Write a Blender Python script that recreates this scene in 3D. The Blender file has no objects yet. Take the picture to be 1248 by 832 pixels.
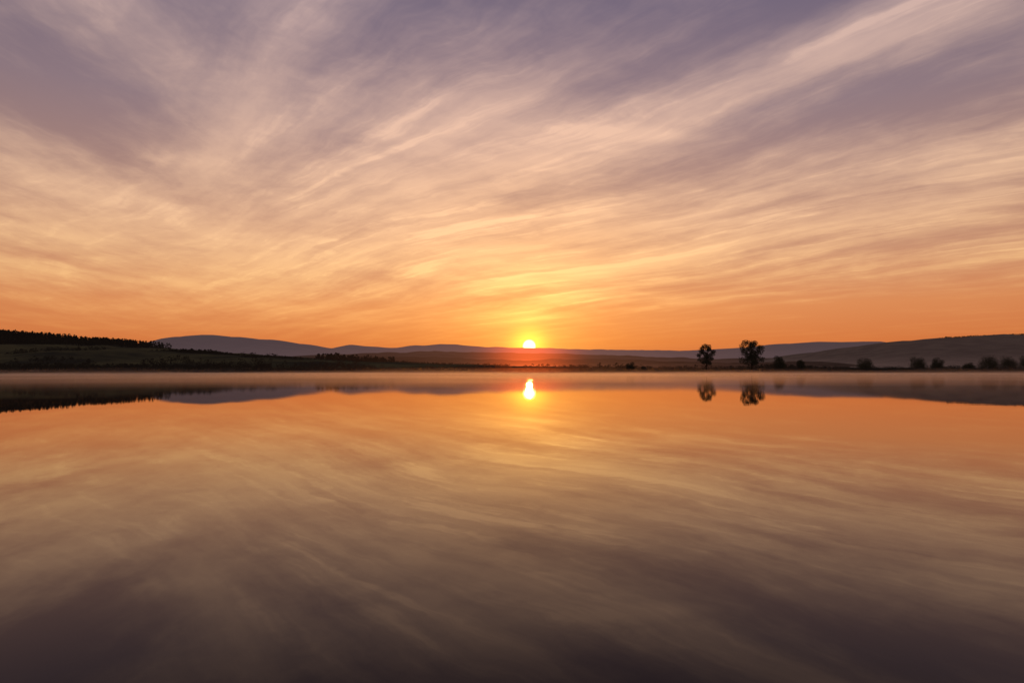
import bpy, math, random
from mathutils import Vector, noise, Matrix
random.seed(7)
scene = bpy.context.scene
col = scene.collection
scene.view_settings.view_transform = 'Standard'
scene.view_settings.look = 'None'
scene.view_settings.exposure = 0
scene.view_settings.gamma = 1

F = 832.0
CAMZ = 2.2
HOR = 450.0
def X(px, D): return (px - 624.0) / F * D
def Z(py, D): return CAMZ + (HOR - py) / F * D

# ------------------------------------------------------------ camera
cam = bpy.data.cameras.new("camera")
cam.lens = 24; cam.sensor_width = 36
cam.clip_start = 0.05; cam.clip_end = 80000
camo = bpy.data.objects.new("camera", cam); col.objects.link(camo)
camo.location = (0, 0, CAMZ)
camo.rotation_euler = (math.radians(90) + math.atan(34 / F), 0, 0)
scene.camera = camo

SUN_EL = math.radians(1.95); SUN_AZ = math.atan(21 / F)
sdir = Vector((math.sin(SUN_AZ) * math.cos(SUN_EL), math.cos(SUN_AZ) * math.cos(SUN_EL), math.sin(SUN_EL)))

# ------------------------------------------------------------ node helpers
class NT:
    def __init__(s, tree): s.t = tree; s.n = tree.nodes; s.l = tree.links
    def put(s, sock, v):
        if hasattr(v, 'is_output'): s.l.new(v, sock)
        else: sock.default_value = v
    def m(s, op, a, b=None, c=None, clamp=False):
        n = s.n.new('ShaderNodeMath'); n.operation = op; n.use_clamp = clamp
        s.put(n.inputs[0], a)
        if b is not None: s.put(n.inputs[1], b)
        if c is not None: s.put(n.inputs[2], c)
        return n.outputs[0]
    def vm(s, op, a, b=None):
        n = s.n.new('ShaderNodeVectorMath'); n.operation = op
        s.put(n.inputs[0], a)
        if b is not None: s.put(n.inputs[1], b)
        return n
    def scale(s, a, k):
        n = s.n.new('ShaderNodeVectorMath'); n.operation = 'SCALE'
        s.put(n.inputs[0], a); s.put(n.inputs['Scale'], k); return n.outputs[0]
    def xyz(s, x, y, z=0.0):
        n = s.n.new('ShaderNodeCombineXYZ')
        s.put(n.inputs[0], x); s.put(n.inputs[1], y); s.put(n.inputs[2], z); return n.outputs[0]
    def noise(s, vec, scale, detail=2, rough=0.5, dist=0.0, color=False, dim='3D'):
        n = s.n.new('ShaderNodeTexNoise'); n.noise_dimensions = dim; s.put(n.inputs['Vector'], vec)
        n.inputs['Scale'].default_value = scale; n.inputs['Detail'].default_value = detail
        n.inputs['Roughness'].default_value = rough; n.inputs['Distortion'].default_value = dist
        return n.outputs['Color' if color else 'Fac']
    def smooth(s, v, a, b, lo=0.0, hi=1.0):
        n = s.n.new('ShaderNodeMapRange'); n.interpolation_type = 'SMOOTHSTEP'
        s.put(n.inputs[0], v); n.inputs[1].default_value = a; n.inputs[2].default_value = b
        n.inputs[3].default_value = lo; n.inputs[4].default_value = hi; return n.outputs[0]
    def ramp(s, v, stops):
        n = s.n.new('ShaderNodeValToRGB'); s.put(n.inputs[0], v)
        cr = n.color_ramp
        while len(cr.elements) < len(stops): cr.elements.new(0.5)
        for e, (p, c) in zip(cr.elements, stops):
            e.position = p; e.color = (*c, 1)
        return n.outputs[0]
    def mix(s, f, a, b, mode='MIX', clamp=False):
        n = s.n.new('ShaderNodeMix'); n.data_type = 'RGBA'; n.blend_type = mode
        n.clamp_factor = True
        s.put(n.inputs[0], f); s.put(n.inputs[6], a); s.put(n.inputs[7], b); return n.outputs[2]
    def fmix(s, f, a, b):
        n = s.n.new('ShaderNodeMix'); n.data_type = 'FLOAT'
        s.put(n.inputs[0], f); s.put(n.inputs[2], a); s.put(n.inputs[3], b); return n.outputs[0]

def lin(c):
    return tuple(((v / 255) / 12.92 if v / 255 <= 0.04045 else ((v / 255 + 0.055) / 1.055) ** 2.4) for v in c)

# ------------------------------------------------------------ world / sky
w = bpy.data.worlds.new("World"); scene.world = w; w.use_nodes = True
w.node_tree.nodes.clear()
N = NT(w.node_tree)
tc = N.n.new('ShaderNodeTexCoord')
d = N.vm('NORMALIZE', tc.outputs['Generated']).outputs[0]
sp = N.n.new('ShaderNodeSeparateXYZ'); N.l.new(d, sp.inputs[0])
dx, dy, dz = sp.outputs
zc = N.m('MAXIMUM', dz, 0.0)
t = N.m('MULTIPLY', zc, 1.0 / 0.55, clamp=True)
def zs(deg): return min(1.0, math.sin(math.radians(deg)) / 0.55)
base = N.ramp(t, [(zs(0), lin((192, 102, 62))), (zs(2.2), lin((208, 116, 64))), (zs(5), lin((214, 134, 84))), (zs(9), lin((192, 136, 108))),
                  (zs(14), lin((166, 128, 118))), (zs(20), lin((140, 118, 126))), (zs(28), lin((108, 98, 120))), (1.0, lin((92, 86, 108)))])
cloudc = N.ramp(t, [(zs(0), lin((236, 146, 80))), (zs(3), lin((246, 172, 98))), (zs(7), lin((248, 194, 134))), (zs(12), lin((243, 196, 156))),
                    (zs(18), lin((230, 190, 166))), (zs(26), lin((206, 175, 167))), (1.0, lin((178, 157, 160)))])
sd = N.vm('DOT_PRODUCT', d, tuple(sdir)).outputs['Value']
sdc = N.m('MAXIMUM', sd, 0.0)
den = N.m('ADD', zc, 0.06)
u = N.m('DIVIDE', dx, den); v = N.m('DIVIDE', dy, den)
uv = N.xyz(u, v, 0.0)
wn = N.noise(uv, 0.5, 0, 0.5, color=True, dim='2D')
wn2 = N.noise(uv, 2.0, 3, 0.6, color=True, dim='2D')
wv = N.vm('MULTIPLY', N.vm('SUBTRACT', wn, (0.5, 0.5, 0.5)).outputs[0], (0.40, 0.40, 0)).outputs[0]
wv2 = N.vm('MULTIPLY', N.vm('SUBTRACT', wn2, (0.5, 0.5, 0.5)).outputs[0], (0.15, 0.15, 0)).outputs[0]
uvw = N.vm('ADD', N.vm('ADD', uv, wv).outputs[0], wv2).outputs[0]
s1 = N.n.new('ShaderNodeSeparateXYZ'); N.l.new(uvw, s1.inputs[0])
def streak(az, along, across, seed, detail=7, rough=0.6, dist=0.0):
    a = math.radians(az)
    ca, sa = math.cos(a), math.sin(a)
    al = N.m('MULTIPLY_ADD', s1.outputs[0], sa * along, N.m('MULTIPLY_ADD', s1.outputs[1], ca * along, seed))
    ac = N.m('MULTIPLY_ADD', s1.outputs[0], ca * across, N.m('MULTIPLY_ADD', s1.outputs[1], -sa * across, seed * 1.7))
    return N.noise(N.xyz(al, ac), 1.0, detail, rough, dist, dim='2D')
yc = N.m('MAXIMUM', dy, 0.12)
gx = N.m('DIVIDE', dx, yc); gz = N.m('DIVIDE', zc, yc)
def gauss(px, py, sx, sy, rot=0.0):
    cx = (px - 624) / F; cz = (450 - py) / F
    a = math.radians(rot)
    ca, sa = math.cos(a), math.sin(a)
    k = F / sx; j = F / sy
    p = N.m('MULTIPLY_ADD', gx, ca * k, N.m('MULTIPLY_ADD', gz, sa * k, -(cx * ca + cz * sa) * k))
    q = N.m('MULTIPLY_ADD', gx, -sa * j, N.m('MULTIPLY_ADD', gz, ca * j, (cx * sa - cz * ca) * j))
    r = N.m('MULTIPLY_ADD', p, p, N.m('MULTIPLY', q, q))
    return N.m('POWER', 0.36788, r)
masks = [  # bright and clear areas of the cirrus sheet by direction
    (760, 140, 330, 75, 22, 0.17), (470, 230, 260, 70, 25, 0.18), (960, 240, 380, 60, 12, 0.13),
    (640, 330, 260, 50, 5, 0.14), (250, 210, 120, 110, 40, 0.16), (120, 300, 260, 50, -8, 0.12),
    (1050, 40, 260, 30, 18, 0.12), (330, 60, 50, 160, -20, 0.12), (780, 160, 85, 8, -4, 0.22),
    (60, 80, 150, 70, -20, -0.18), (520, 40, 80, 60, 10, -0.16), (1120, 112, 220, 24, 16, -0.18),
    (1100, 378, 330, 30, 3, -0.30), (320, 215, 40, 28, 0, -0.18)]
msum = None
for (px, py, sx, sy, rot, amp) in masks:
    g = gauss(px, py, sx, sy, rot)
    msum = N.m('MULTIPLY', g, amp) if msum is None else N.m('MULTIPLY_ADD', g, amp, msum)
A = streak(-42, 0.45, 2.8, 1.3, 6, 0.62)
B = streak(-4, 0.70, 2.4, 5.1, 6, 0.62)
C = streak(-46, 0.70, 8.0, 9.7, 6, 0.60)
broad = N.noise(uvw, 1.2, 6, 0.64, dim='2D')
leftw = N.smooth(gx, -0.75, -0.2)
AB = N.fmix(leftw, B, A)
dens = N.m('MULTIPLY_ADD', AB, 0.85, N.m('MULTIPLY_ADD', broad, 0.66, -0.08))
dens = N.m('ADD', dens, msum)
cl = N.m('MULTIPLY', N.smooth(dens, 0.40, 1.16), 0.84)
wisp = N.m('MULTIPLY', N.smooth(C, 0.44, 0.78), N.smooth(dens, 0.58, 0.98))
wisp = N.m('MULTIPLY', wisp, N.smooth(broad, 0.34, 0.62, 0.25, 1.0))   # breaks the strands into wisps
wisp = N.m('MULTIPLY', wisp, N.smooth(gx, -0.7, -0.1, 0.45, 1.0))
cl = N.m('MULTIPLY_ADD', wisp, 0.55, cl, clamp=True)
cl = N.m('MULTIPLY', cl, N.smooth(zc, 0.01, 0.125))
cl = N.m('MULTIPLY_ADD', gauss(645, 386, 42, 6, 4), N.m('MULTIPLY', A, 0.9), cl, clamp=True)
skyc = N.mix(cl, base, cloudc)
def glow(n, colr, k, cloudk=0.0):
    global skyc
    g = N.m('MULTIPLY', N.m('POWER', sdc, n), k)
    if cloudk: g = N.m('MULTIPLY', g, N.m('ADD', N.m('MULTIPLY', cl, cloudk), 1.0 - cloudk * 0.5))
    skyc = N.mix(1.0, skyc, N.scale(colr, g), 'ADD')
glow(9, (0.05, 0.014, 0.0), 1.0, 0.9)
glow(60, (0.18, 0.085, 0.004), 1.0, 1.1)
glow(420, (0.50, 0.29, 0.04), 1.0, 0.8)
glow(3500, (1.9, 0.66, 0.03), 1.0)
disc = N.smooth(sd, math.cos(math.radians(0.60)), math.cos(math.radians(0.20)))
skyc = N.mix(1.0, skyc, N.scale((6, 4.6, 2.2), disc), 'ADD')
back = N.smooth(sd, -0.4, 0.98, 0.22, 1.0)
bg = N.n.new('ShaderNodeBackground'); N.l.new(N.scale(skyc, back), bg.inputs[0]); bg.inputs[1].default_value = 1.0
sky = N.n.new('ShaderNodeTexSky'); sky.sky_type = 'NISHITA'; sky.sun_disc = False
sky.sun_elevation = SUN_EL; sky.sun_rotation = SUN_AZ; sky.dust_density = 3
bg2 = N.n.new('ShaderNodeBackground'); N.l.new(sky.outputs[0], bg2.inputs[0]); bg2.inputs[1].default_value = 0.01
ad = N.n.new('ShaderNodeAddShader'); N.l.new(bg.outputs[0], ad.inputs[0]); N.l.new(bg2.outputs[0], ad.inputs[1])
out = N.n.new('ShaderNodeOutputWorld'); N.l.new(ad.outputs[0], out.inputs[0])

sl = bpy.data.lights.new("sun", 'SUN'); sl.energy = 0.5; sl.angle = math.radians(0.5); sl.color = (1, 0.34, 0.06)
slo = bpy.data.objects.new("sun", sl); col.objects.link(slo)
slo.rotation_euler = sdir.to_track_quat('Z', 'Y').to_euler()
slo.location = sdir * 1000

# ------------------------------------------------------------ materials
def mat(name, c1, c2, scale, rough=0.9, detail=4, painted_haze=None, painted_glow=0.0, zlift=None):
    """aerial haze and the red sun glow are painted into the surface as emission"""
    m = bpy.data.materials.new(name); m.use_nodes = True
    n = NT(m.node_tree); b = m.node_tree.nodes['Principled BSDF']
    tcx = n.n.new('ShaderNodeTexCoord')
    f = n.noise(tcx.outputs['Object'], scale, detail, 0.6)
    n.l.new(n.ramp(f, [(0.38, c1), (0.62, c2)]), b.inputs['Base Color'])
    b.inputs['Roughness'].default_value = 1.0
    b.inputs['Specular IOR Level'].default_value = 0.0
    if painted_haze and not painted_glow:
        b.inputs['Emission Color'].default_value = (*painted_haze, 1); b.inputs['Emission Strength'].default_value = 1.0
    elif painted_haze:
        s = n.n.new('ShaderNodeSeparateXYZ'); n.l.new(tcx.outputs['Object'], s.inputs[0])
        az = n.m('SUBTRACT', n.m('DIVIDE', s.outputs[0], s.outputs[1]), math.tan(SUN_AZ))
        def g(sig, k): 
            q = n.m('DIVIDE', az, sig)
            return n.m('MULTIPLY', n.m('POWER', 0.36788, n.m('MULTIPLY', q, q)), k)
        e = n.mix(1.0, (*painted_haze, 1), n.scale((0.55, 0.065, 0.006), g(0.05, painted_glow)), 'ADD')  # sun glow painted as emission, strongest on the sun's bearing
        e = n.mix(1.0, e, n.scale((0.09, 0.026, 0.008), g(0.22, min(painted_glow, 1))), 'ADD')
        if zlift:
            e = n.scale(e, n.smooth(s.outputs[2], 0, zlift[0], zlift[1], 1.0))  # painted haze brightens toward the foot of the hill
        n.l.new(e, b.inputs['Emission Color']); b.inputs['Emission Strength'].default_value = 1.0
    return m
m_leaf = mat("foliage", (0.02, 0.028, 0.012), (0.055, 0.06, 0.022), 0.6, painted_haze=(0.003, 0.002, 0.0015))
m_wood = mat("forest_foliage", (0.015, 0.02, 0.012), (0.04, 0.042, 0.022), 0.05, painted_haze=(0.004, 0.0025, 0.0022), painted_glow=0.35)
m_bark = mat("bark", (0.04, 0.03, 0.02), (0.08, 0.06, 0.04), 3)
m_ground = mat("meadow", (0.02, 0.022, 0.01), (0.045, 0.042, 0.02), 0.02, painted_haze=(0.005, 0.003, 0.003), painted_glow=0.6)
m_field = mat("hill_field", (0.02, 0.026, 0.012), (0.12, 0.12, 0.045), 0.014, painted_haze=(0.006, 0.004, 0.004), painted_glow=0.05)
m_hill = mat("wooded_hill", (0.02, 0.025, 0.02), (0.09, 0.085, 0.06), 0.012, painted_haze=(0.034, 0.020, 0.018), painted_glow=0.25, zlift=(60, 1.8))
m_low = mat("valley_wood", (0.01, 0.014, 0.01), (0.07, 0.06, 0.04), 0.008, painted_haze=(0.014, 0.0075, 0.0065), painted_glow=1.0, zlift=(30, 1.6))
m_mid = mat("valley_hill", (0.02, 0.025, 0.02), (0.07, 0.06, 0.045), 0.006, painted_haze=(0.026, 0.014, 0.012), painted_glow=1.4, zlift=(80, 1.6))
m_far = mat("distant_hill", (0.03, 0.035, 0.04), (0.06, 0.06, 0.06), 0.003, painted_haze=(0.070, 0.045, 0.048), painted_glow=1.5, zlift=(350, 1.3))

m_water = bpy.data.materials.new("lake_water"); m_water.use_nodes = True
n = NT(m_water.node_tree); m_water.node_tree.nodes.clear()
geo = n.n.new('ShaderNodeNewGeometry')
pos = geo.outputs['Position']
mp = n.vm('MULTIPLY', pos, (0.5, 1.0, 1.0)).outputs[0]
b1 = n.noise(mp, 0.30, 4, 0.6)
bp = n.n.new('ShaderNodeBump'); bp.inputs['Strength'].default_value = 0.25; bp.inputs['Distance'].default_value = 1.0
n.l.new(n.m('MULTIPLY', b1, 0.006), bp.inputs['Height'])
lw = n.n.new('ShaderNodeLayerWeight'); lw.inputs['Blend'].default_value = 0.5
fac = n.m('MULTIPLY', n.m('POWER', lw.outputs['Facing'], 5.4), 1.06, clamp=True)
gl = n.n.new('ShaderNodeBsdfGlossy'); gl.distribution = 'BECKMANN'
gl.inputs['Color'].default_value = (1, 0.94, 0.90, 1)
# the sheltered near water is glassy, farther out a faint breath of wind ripples it
sw = n.n.new('ShaderNodeSeparateXYZ'); n.l.new(pos, sw.inputs[0])
n.l.new(n.smooth(sw.outputs[1], 8, 110, 0.010, 0.060), gl.inputs['Roughness'])
n.l.new(bp.outputs[0], gl.inputs['Normal'])
df = n.n.new('ShaderNodeBsdfDiffuse'); df.inputs['Color'].default_value = (0.014, 0.011, 0.010, 1)
mx = n.n.new('ShaderNodeMixShader'); n.l.new(fac, mx.inputs[0]); n.l.new(df.outputs[0], mx.inputs[1]); n.l.new(gl.outputs[0], mx.inputs[2])
o = n.n.new('ShaderNodeOutputMaterial'); n.l.new(mx.outputs[0], o.inputs[0])

def vol(name, color, dens, g):
    m = bpy.data.materials.new(name); m.use_nodes = True; m.node_tree.nodes.clear()
    n = NT(m.node_tree)
    vs = n.n.new('ShaderNodeVolumeScatter'); vs.inputs['Color'].default_value = (*color, 1)
    vs.inputs['Density'].default_value = dens; vs.inputs['Anisotropy'].default_value = g
    o = n.n.new('ShaderNodeOutputMaterial'); n.l.new(vs.outputs[0], o.inputs['Volume'])
    return m

def mk(name, verts, faces, material, smooth=False, parent=None, **props):
    me = bpy.data.meshes.new(name); me.from_pydata(verts, [], faces); me.update()
    if material: me.materials.append(material)
    if smooth:
        for p in me.polygons: p.use_smooth = True
    ob = bpy.data.objects.new(name, me); col.objects.link(ob)
    if parent: ob.parent = parent
    for k, vv in props.items(): ob[k] = vv
    return ob

# ------------------------------------------------------------ shore and ground
def shore(x):
    s = 430 + 14 * noise.noise(Vector((x * 0.004, 3.3, 0))) + 5 * noise.noise(Vector((x * 0.02, 8.1, 0)))
    s -= 120 / (1 + math.exp((x + 190) / 26.0))
    return s
def ground_z(x, y):
    s = shore(max(-900, min(900, x)))
    dd = y - s
    if dd < 0: return max(-3.0, dd * 0.08)
    z = 0.5 * min(dd, 3) / 3 + min(2.6, dd * 0.06) + 0.35 * noise.noise(Vector((x * 0.03, y * 0.03, 0))) * min(1, dd / 10)
    return z
xs = [-30000, -15000, -7000, -3500, -2000, -1400, -1100, -900] + list(range(-800, 801, 8)) + [900, 1100, 1400, 2000, 3500, 7000, 15000, 30000]
ys = [-3000, -500, 0, 150, 240] + list(range(260, 520, 4)) + [530, 545, 570, 600, 650, 720, 820, 1000, 1300, 2000, 3500, 7000, 15000, 40000]
V = [(x, y, ground_z(x, y)) for y in ys for x in xs]
nx = len(xs)
Fc = [(j * nx + i, j * nx + i + 1, (j + 1) * nx + i + 1, (j + 1) * nx + i) for j in range(len(ys) - 1) for i in range(nx - 1)]
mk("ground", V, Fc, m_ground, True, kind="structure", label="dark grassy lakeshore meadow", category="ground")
mk("lake", [(-3000, -2500, 0), (3000, -2500, 0), (3000, 560, 0), (-3000, 560, 0)], [(0, 1, 2, 3)], m_water,
   kind="structure", label="still lake water mirroring the sunset sky", category="lake")

# ------------------------------------------------------------ hills
def interp(pts, x):
    if x <= pts[0][0]: return pts[0][1]
    for (a, ya), (b, yb) in zip(pts, pts[1:]):
        if x <= b:
            f = (x - a) / (b - a); f = f * f * (3 - 2 * f)
            return ya + (yb - ya) * f
    return pts[-1][1]
def hill(name, pts, D, depth, material, label, rough_amp, seed, step=4, base=-2):
    x0, x1 = pts[0][0], pts[-1][0]
    npx = int((x1 - x0) / step) + 1
    rows = 22
    V = []
    def H(px, r):
        h = Z(interp(pts, px), D) - CAMZ
        h += rough_amp * noise.fractal(Vector((px * 0.035, seed, 0)), 0.8, 2.1, 6)
        if r <= 1:
            prof = (math.sin(r * math.pi / 2)) ** 1.3
            n2 = 1 + 0.22 * noise.fractal(Vector((px * 0.012, r * 2.2, seed)), 0.9, 2, 5) * (1 - r) * 2
            return base + (h - base + CAMZ) * prof * n2
        return base + (h - base + CAMZ) * math.cos((r - 1) * math.pi / 2)
    R = [i / (rows - 1) * 2 for i in range(rows)]
    for r in R:
        for i in range(npx):
            px = x0 + i * step
            y = D - depth + r * depth
            x = (px - 624) / F * D
            V.append((x, y, H(px, r)))
    Fc = [(j * npx + i, j * npx + i + 1, (j + 1) * npx + i + 1, (j + 1) * npx + i) for j in range(rows - 1) for i in range(npx - 1)]
    return mk(name, V, Fc, material, True, kind="structure", label=label, category="hill"), H

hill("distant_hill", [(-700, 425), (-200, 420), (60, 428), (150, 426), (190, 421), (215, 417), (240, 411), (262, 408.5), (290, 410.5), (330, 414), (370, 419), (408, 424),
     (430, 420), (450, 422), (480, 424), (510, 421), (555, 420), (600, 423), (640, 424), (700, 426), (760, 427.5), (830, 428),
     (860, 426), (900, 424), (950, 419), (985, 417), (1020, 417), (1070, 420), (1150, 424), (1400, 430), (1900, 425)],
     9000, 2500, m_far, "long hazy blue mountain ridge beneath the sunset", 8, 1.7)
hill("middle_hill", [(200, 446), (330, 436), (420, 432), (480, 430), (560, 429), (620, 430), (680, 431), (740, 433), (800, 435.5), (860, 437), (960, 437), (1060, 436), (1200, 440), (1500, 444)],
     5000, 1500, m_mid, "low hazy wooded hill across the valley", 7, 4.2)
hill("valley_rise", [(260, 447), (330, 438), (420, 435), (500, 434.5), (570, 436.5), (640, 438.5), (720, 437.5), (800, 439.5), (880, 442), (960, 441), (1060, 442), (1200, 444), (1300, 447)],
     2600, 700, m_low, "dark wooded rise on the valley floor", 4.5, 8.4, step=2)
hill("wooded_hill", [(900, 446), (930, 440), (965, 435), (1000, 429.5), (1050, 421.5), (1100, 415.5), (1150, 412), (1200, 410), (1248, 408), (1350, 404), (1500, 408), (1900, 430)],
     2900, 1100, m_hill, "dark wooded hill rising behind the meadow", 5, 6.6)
LP = [(-700, 400), (-300, 396), (-100, 402), (0, 409), (40, 411), (80, 414), (120, 418), (180, 422), (200, 425), (240, 427), (290, 431), (340, 434), (400, 437), (450, 440), (500, 444), (560, 448)]
lh, LH = hill("field_hill", LP, 1000, 480, m_field, "gentle hillside of dark green fields", 1.0, 9.1)
LP2 = [(-600, 440), (0, 436), (60, 431), (110, 428), (160, 427), (200, 428), (250, 431), (320, 434), (400, 438), (470, 441), (560, 444), (660, 446.5), (760, 449)]
l2, LH2 = hill("field_hill", LP2, 700, 210, m_field, "low green field sloping down to the shore", 0.5, 12.4)

# ------------------------------------------------------------ foliage generators
def leafclump(V, Fc, c, s):
    a = Vector((random.gauss(0, 1), random.gauss(0, 1), random.gauss(0, 1))).normalized()
    b = a.orthogonal().normalized(); b = Matrix.Rotation(random.random() * 6.28, 3, a) @ b
    e = a.cross(b)
    i = len(V)
    for (p, q) in ((1, 0), (0.1, 0.7), (-0.9, 0.1), (-0.1, -0.6)):
        k = s * random.uniform(0.7, 1.3)
        V.append(tuple(c + b * p * k + e * q * k + a * random.uniform(-0.2, 0.2) * s))
    Fc.append((i, i + 1, i + 2, i + 3))

def tube(V, Fc, p0, p1, r0, r1, n=7):
    ax = (p1 - p0).normalized(); b = ax.orthogonal().normalized(); e = ax.cross(b)
    i = len(V)
    for p, r in ((p0, r0), (p1, r1)):
        for k in range(n):
            an = k / n * 2 * math.pi
            V.append(tuple(p + b * math.cos(an) * r + e * math.sin(an) * r))
    for k in range(n): Fc.append((i + k, i + (k + 1) % n, i + n + (k + 1) % n, i + n + k))

def build_tree(name, px, py_top, wpx, D, label, trunkfrac=0.12, clumps=11, seed=1, cat="tree", dens=1.0):
    random.seed(seed)
    x = X(px, D)
    gz = ground_z(x, D)
    H = Z(py_top, D) - gz; W = wpx / F * D
    bushy = trunkfrac < 0.1
    root = bpy.data.objects.new(name, None); col.objects.link(root)
    root.location = (x, D, gz); root.empty_display_size = 1
    root["label"] = label; root["category"] = cat
    root["group"] = "bushes along the shore meadow" if cat == "bush" else "trees along the shore meadow"
    TV, TF, CV, CF = [], [], [], []
    r0 = 0.022 * H + 0.05
    pts = [Vector((0, 0, -0.3))]
    nseg = 6
    for i in range(1, nseg + 1):
        pts.append(Vector((random.uniform(-1, 1) * 0.02 * H, random.uniform(-1, 1) * 0.02 * H, H * 0.82 * i / nseg)))
    for i in range(nseg):
        tube(TV, TF, pts[i], pts[i + 1], r0 * (1 - i / nseg * 0.85), r0 * (1 - (i + 1) / nseg * 0.85))
    zb = H * trunkfrac; ch = H - zb
    centers = []
    for k in range(clumps):
        f = (k + 0.5) / clumps
        zz = zb + ch * (0.10 + (0.66 if bushy else 0.78) * f)
        env = math.sin(math.pi * (0.22 + 0.64 * f)) ** 0.5 * W / 2
        an = k * 2.4 + random.uniform(-0.4, 0.4)
        rr = env * random.uniform(0.25, 0.70 if bushy else 0.86)
        c = Vector((math.cos(an) * rr, math.sin(an) * rr, zz))
        rad = W * (random.uniform(0.20, 0.27) if bushy else random.uniform(0.12, 0.20))
        centers.append((c, rad))
        base = pts[min(nseg - 1, max(1, int(f * nseg * 0.8)))]
        mid = base.lerp(c, 0.5) + Vector((0, 0, -0.03 * H))
        tube(TV, TF, base, mid, r0 * 0.4, r0 * 0.25, 5); tube(TV, TF, mid, c, r0 * 0.25, r0 * 0.08, 5)
    if bushy:   # bushy trees fill in to the ground
        for k in range(5):
            an = k * 1.26 + 0.3
            centers.append((Vector((math.cos(an) * W * 0.26, math.sin(an) * W * 0.26, H * 0.24)), W * 0.25))
    ls = (0.010 * H + 0.11) if bushy else (0.011 * H + 0.10)
    for c, rad in centers:
        n = int((380 if bushy else 260) * dens)
        for _ in range(n):
            v = Vector((random.gauss(0, 1), random.gauss(0, 1), random.gauss(0, 1))).normalized() * rad * random.random() ** 0.42
            v.z *= 0.85
            if random.random() < (0.04 if bushy else 0.12): v *= 1.3
            p = c + v
            if p.z < zb * 0.7: continue
            leafclump(CV, CF, p, ls * random.uniform(0.6, 1.3))
    mk("trunk", TV, TF, m_bark, True, root)
    mk("crown", CV, CF, m_leaf, False, root)
    return root

TREES = [
    (861, 418.0, 22, 455, "tall slender round-crowned tree on the grassy bank", 0.14, 20, "tree"),
    (916, 413.0, 30, 455, "largest broad-crowned tree on the grassy bank", 0.12, 28, "tree"),
    (950, 431.5, 17, 460, "small rounded tree on the meadow", 0.04, 10, "tree"),
    (976, 436.5, 12, 462, "small bushy tree on the meadow", 0.03, 8, "tree"),
    (768, 440.5, 12, 458, "low round bush at the water's edge", 0.0, 6, "bush"),
    (1054, 435.5, 21, 462, "low spreading bushy tree on the meadow", 0.02, 10, "tree"),
    (1119, 434.0, 22, 468, "rounded bushy tree beside its twin", 0.02, 10, "tree"),
    (1142, 434.5, 16, 466, "narrow bushy tree beside its twin", 0.02, 8, "tree"),
    (1205, 432.5, 24, 465, "wide bushy tree near the shore", 0.02, 11, "tree"),
    (1229, 434.0, 22, 468, "rounded bushy tree near the shore", 0.02, 10, "tree"),
    (1252, 432.5, 22, 470, "bushy tree ending the shoreline row", 0.02, 10, "tree"),
    (1180, 441.5, 14, 470, "low shrub between the meadow trees", 0.0, 6, "bush"),
    (785, 446.0, 8, 458, "tiny low bush at the water's edge", 0.0, 5, "bush"),
]
for i, (px, pt, wp, D, lab, tf, cl_, cat) in enumerate(TREES):
    build_tree("bush" if cat == "bush" else "broadleaf_tree", px, pt, wp, D, lab, tf, cl_, 100 + i, cat)

def wood(name, items, label):
    V, Fc = [], []
    for (x, y, z, h, wd, con) in items:
        for _ in range(30):
            f = random.random()
            r = (wd / 2) * ((1 - f) ** 0.8 if con else math.sin(math.pi * (0.15 + 0.8 * f)) ** 0.6) * random.random() ** 0.4
            an = random.random() * 6.283
            leafclump(V, Fc, Vector((x + math.cos(an) * r, y + math.sin(an) * r, z + h * f)), h * 0.13 * random.uniform(0.7, 1.3))
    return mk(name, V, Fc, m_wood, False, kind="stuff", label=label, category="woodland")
random.seed(3)
items = []
for k in range(4200):
    px = random.uniform(-160, 200)
    r = random.uniform(0.38, 1.04)
    if px > 40 and r < 0.38 + (px - 40) / 160 * 0.42: continue
    D = 1000; y = D - 480 + r * 480
    items.append(((px - 624) / F * D, y, LH(px, r) - 1, random.uniform(5, 10), random.uniform(5, 9), random.random() < 0.5))
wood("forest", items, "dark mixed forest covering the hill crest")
random.seed(5)
items = []
def ridge2(px, y0=700): return Z(interp(LP2, px), y0)
for k in range(520):
    px = random.gauss(240, 40); D = random.uniform(690, 740)
    items.append((X(px, D), D, ridge2(px) - 4, random.uniform(5, 9) * max(0.5, 1 - abs(px - 240) / 140), random.uniform(4, 7), False))
for k in range(620):
    px = random.uniform(290, 620); D = random.uniform(640, 700)
    b = 1.0 if 385 < px < 480 else 0.5
    items.append((X(px, D), D, ridge2(px, 680) - 3, random.uniform(3.5, 9) * b, random.uniform(4, 8), random.random() < 0.3))
for k in range(700):
    px = random.uniform(-60, 330); D = random.uniform(500, 560)
    items.append((X(px, D), D, 1, random.uniform(2, 6), random.uniform(4, 8), False))
for k in range(1400):      # hedgerows and copses over the lower slope
    px = random.uniform(-80, 470); r = random.uniform(0.25, 1.0)
    if noise.noise(Vector((px * 0.016, r * 4.0, 7.7))) < 0.10: continue
    items.append(((px - 624) / F * 700, 490 + r * 210, LH2(px, r) - 0.8, random.uniform(2, 5), random.uniform(3, 6), False))
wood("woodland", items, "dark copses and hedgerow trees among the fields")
items = []
random.seed(15)
for k in range(1600):      # thin belts of trees on the valley floor
    D = random.choice((820, 980, 1250)) + random.uniform(-40, 40); px = random.uniform(430, 1290)
    q = noise.noise(Vector((px * 0.022, D * 0.01, 5)))
    if q < -0.12: continue
    items.append((X(px, D), D, 2.0, random.uniform(2, 5) * (1 + 1.3 * max(0, q)) * D / 900 * (0.6 if px > 1000 else 1), random.uniform(5, 10), False))
wood("woodland", items, "belts of dark trees on the valley floor")
items = []
random.seed(8)
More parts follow.
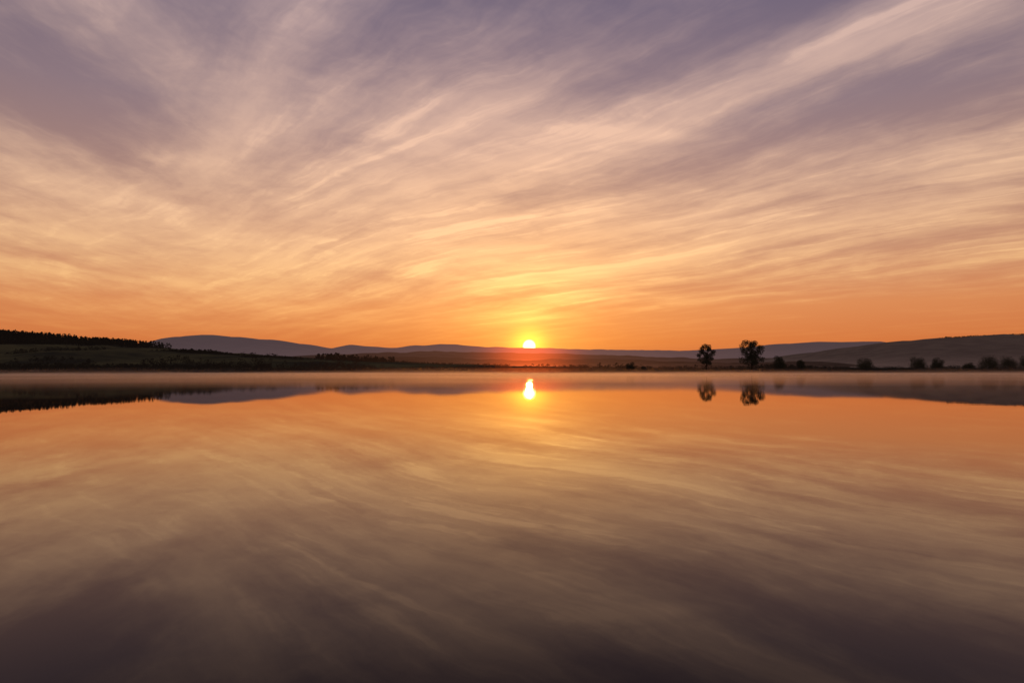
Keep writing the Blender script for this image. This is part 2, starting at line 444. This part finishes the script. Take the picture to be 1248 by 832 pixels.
for k in range(2600):
    x = random.uniform(-420, 420); D = shore(x) + random.uniform(2, 14) + (random.random() ** 2) * 60
    b = 1.6 if x < -90 else 1 + 1.2 * max(0, noise.noise(Vector((x * 0.03, 2, 2))))
    items.append((x, D, ground_z(x, D) - 0.2, random.uniform(0.6, 1.9) * b, random.uniform(2, 6), False))
wood("shore_scrub", items, "low dark reeds and scrub along the shoreline")
items = []
for k in range(500):
    px = random.uniform(1150, 1300); D = 2900 + random.uniform(-20, 40)
    items.append((X(px, 2900), D, Z(interp([(1100, 415.5), (1150, 412), (1200, 410), (1248, 408), (1350, 404)], px), 2900) - 3, random.uniform(4, 10), random.uniform(8, 13), False))
wood("forest", items, "trees crowning the dark wooded hill")

# ------------------------------------------------------------ mist: stacked thin volume bodies, denser near the water
def body(name, x0, x1, y0, y1, zb, zt, amp, nx, ny, material, label, seed):
    V = []; 
    for j in range(ny + 1):
        for i in range(nx + 1):
            x = x0 + (x1 - x0) * i / nx; y = y0 + (y1 - y0) * j / ny
            wob = 0.5 + 0.9 * noise.noise(Vector((x * 0.012, seed, 0)))
            e = max(0, min(1, (j - 3 * wob) / 10.0)) * min(1, (ny - j) / 6.0)
            h = (zt + amp * noise.fractal(Vector((x * 0.014, y * 0.022, seed)), 0.9, 2, 4)) * e
            V.append((x, y, max(zb + 0.02, h)))
    m = (nx + 1) * (ny + 1)
    for j in range(ny + 1):
        for i in range(nx + 1):
            V.append((x0 + (x1 - x0) * i / nx, y0 + (y1 - y0) * j / ny, zb))
    q = lambda i, j: j * (nx + 1) + i
    Fc = []
    for j in range(ny):
        for i in range(nx):
            Fc.append((q(i, j), q(i + 1, j), q(i + 1, j + 1), q(i, j + 1)))
            Fc.append((m + q(i, j), m + q(i, j + 1), m + q(i + 1, j + 1), m + q(i + 1, j)))
    for i in range(nx):
        Fc.append((q(i, 0), m + q(i, 0), m + q(i + 1, 0), q(i + 1, 0)))
        Fc.append((q(i, ny), q(i + 1, ny), m + q(i + 1, ny), m + q(i, ny)))
    for j in range(ny):
        Fc.append((q(0, j), q(0, j + 1), m + q(0, j + 1), m + q(0, j)))
        Fc.append((q(nx, j), m + q(nx, j), m + q(nx, j + 1), q(nx, j + 1)))
    return mk(name, V, Fc, material, True, kind="stuff", label=label, category="mist")
for (zt, amp, y0, y1, dn, sd_) in [(0.45, 0.50, 26, 436, 0.0110, 4.0), (0.90, 1.3, 70, 444, 0.0028, 14.0), (1.5, 2.2, 150, 460, 0.0012, 24.0)]:
    body("mist", -700, 700, y0, y1, 0.02 + sd_ * 0.0005, zt, amp, 150, 40, vol("mist", (0.78, 0.66, 0.63), dn, 0.74), "thin morning mist lying on the lake", sd_)
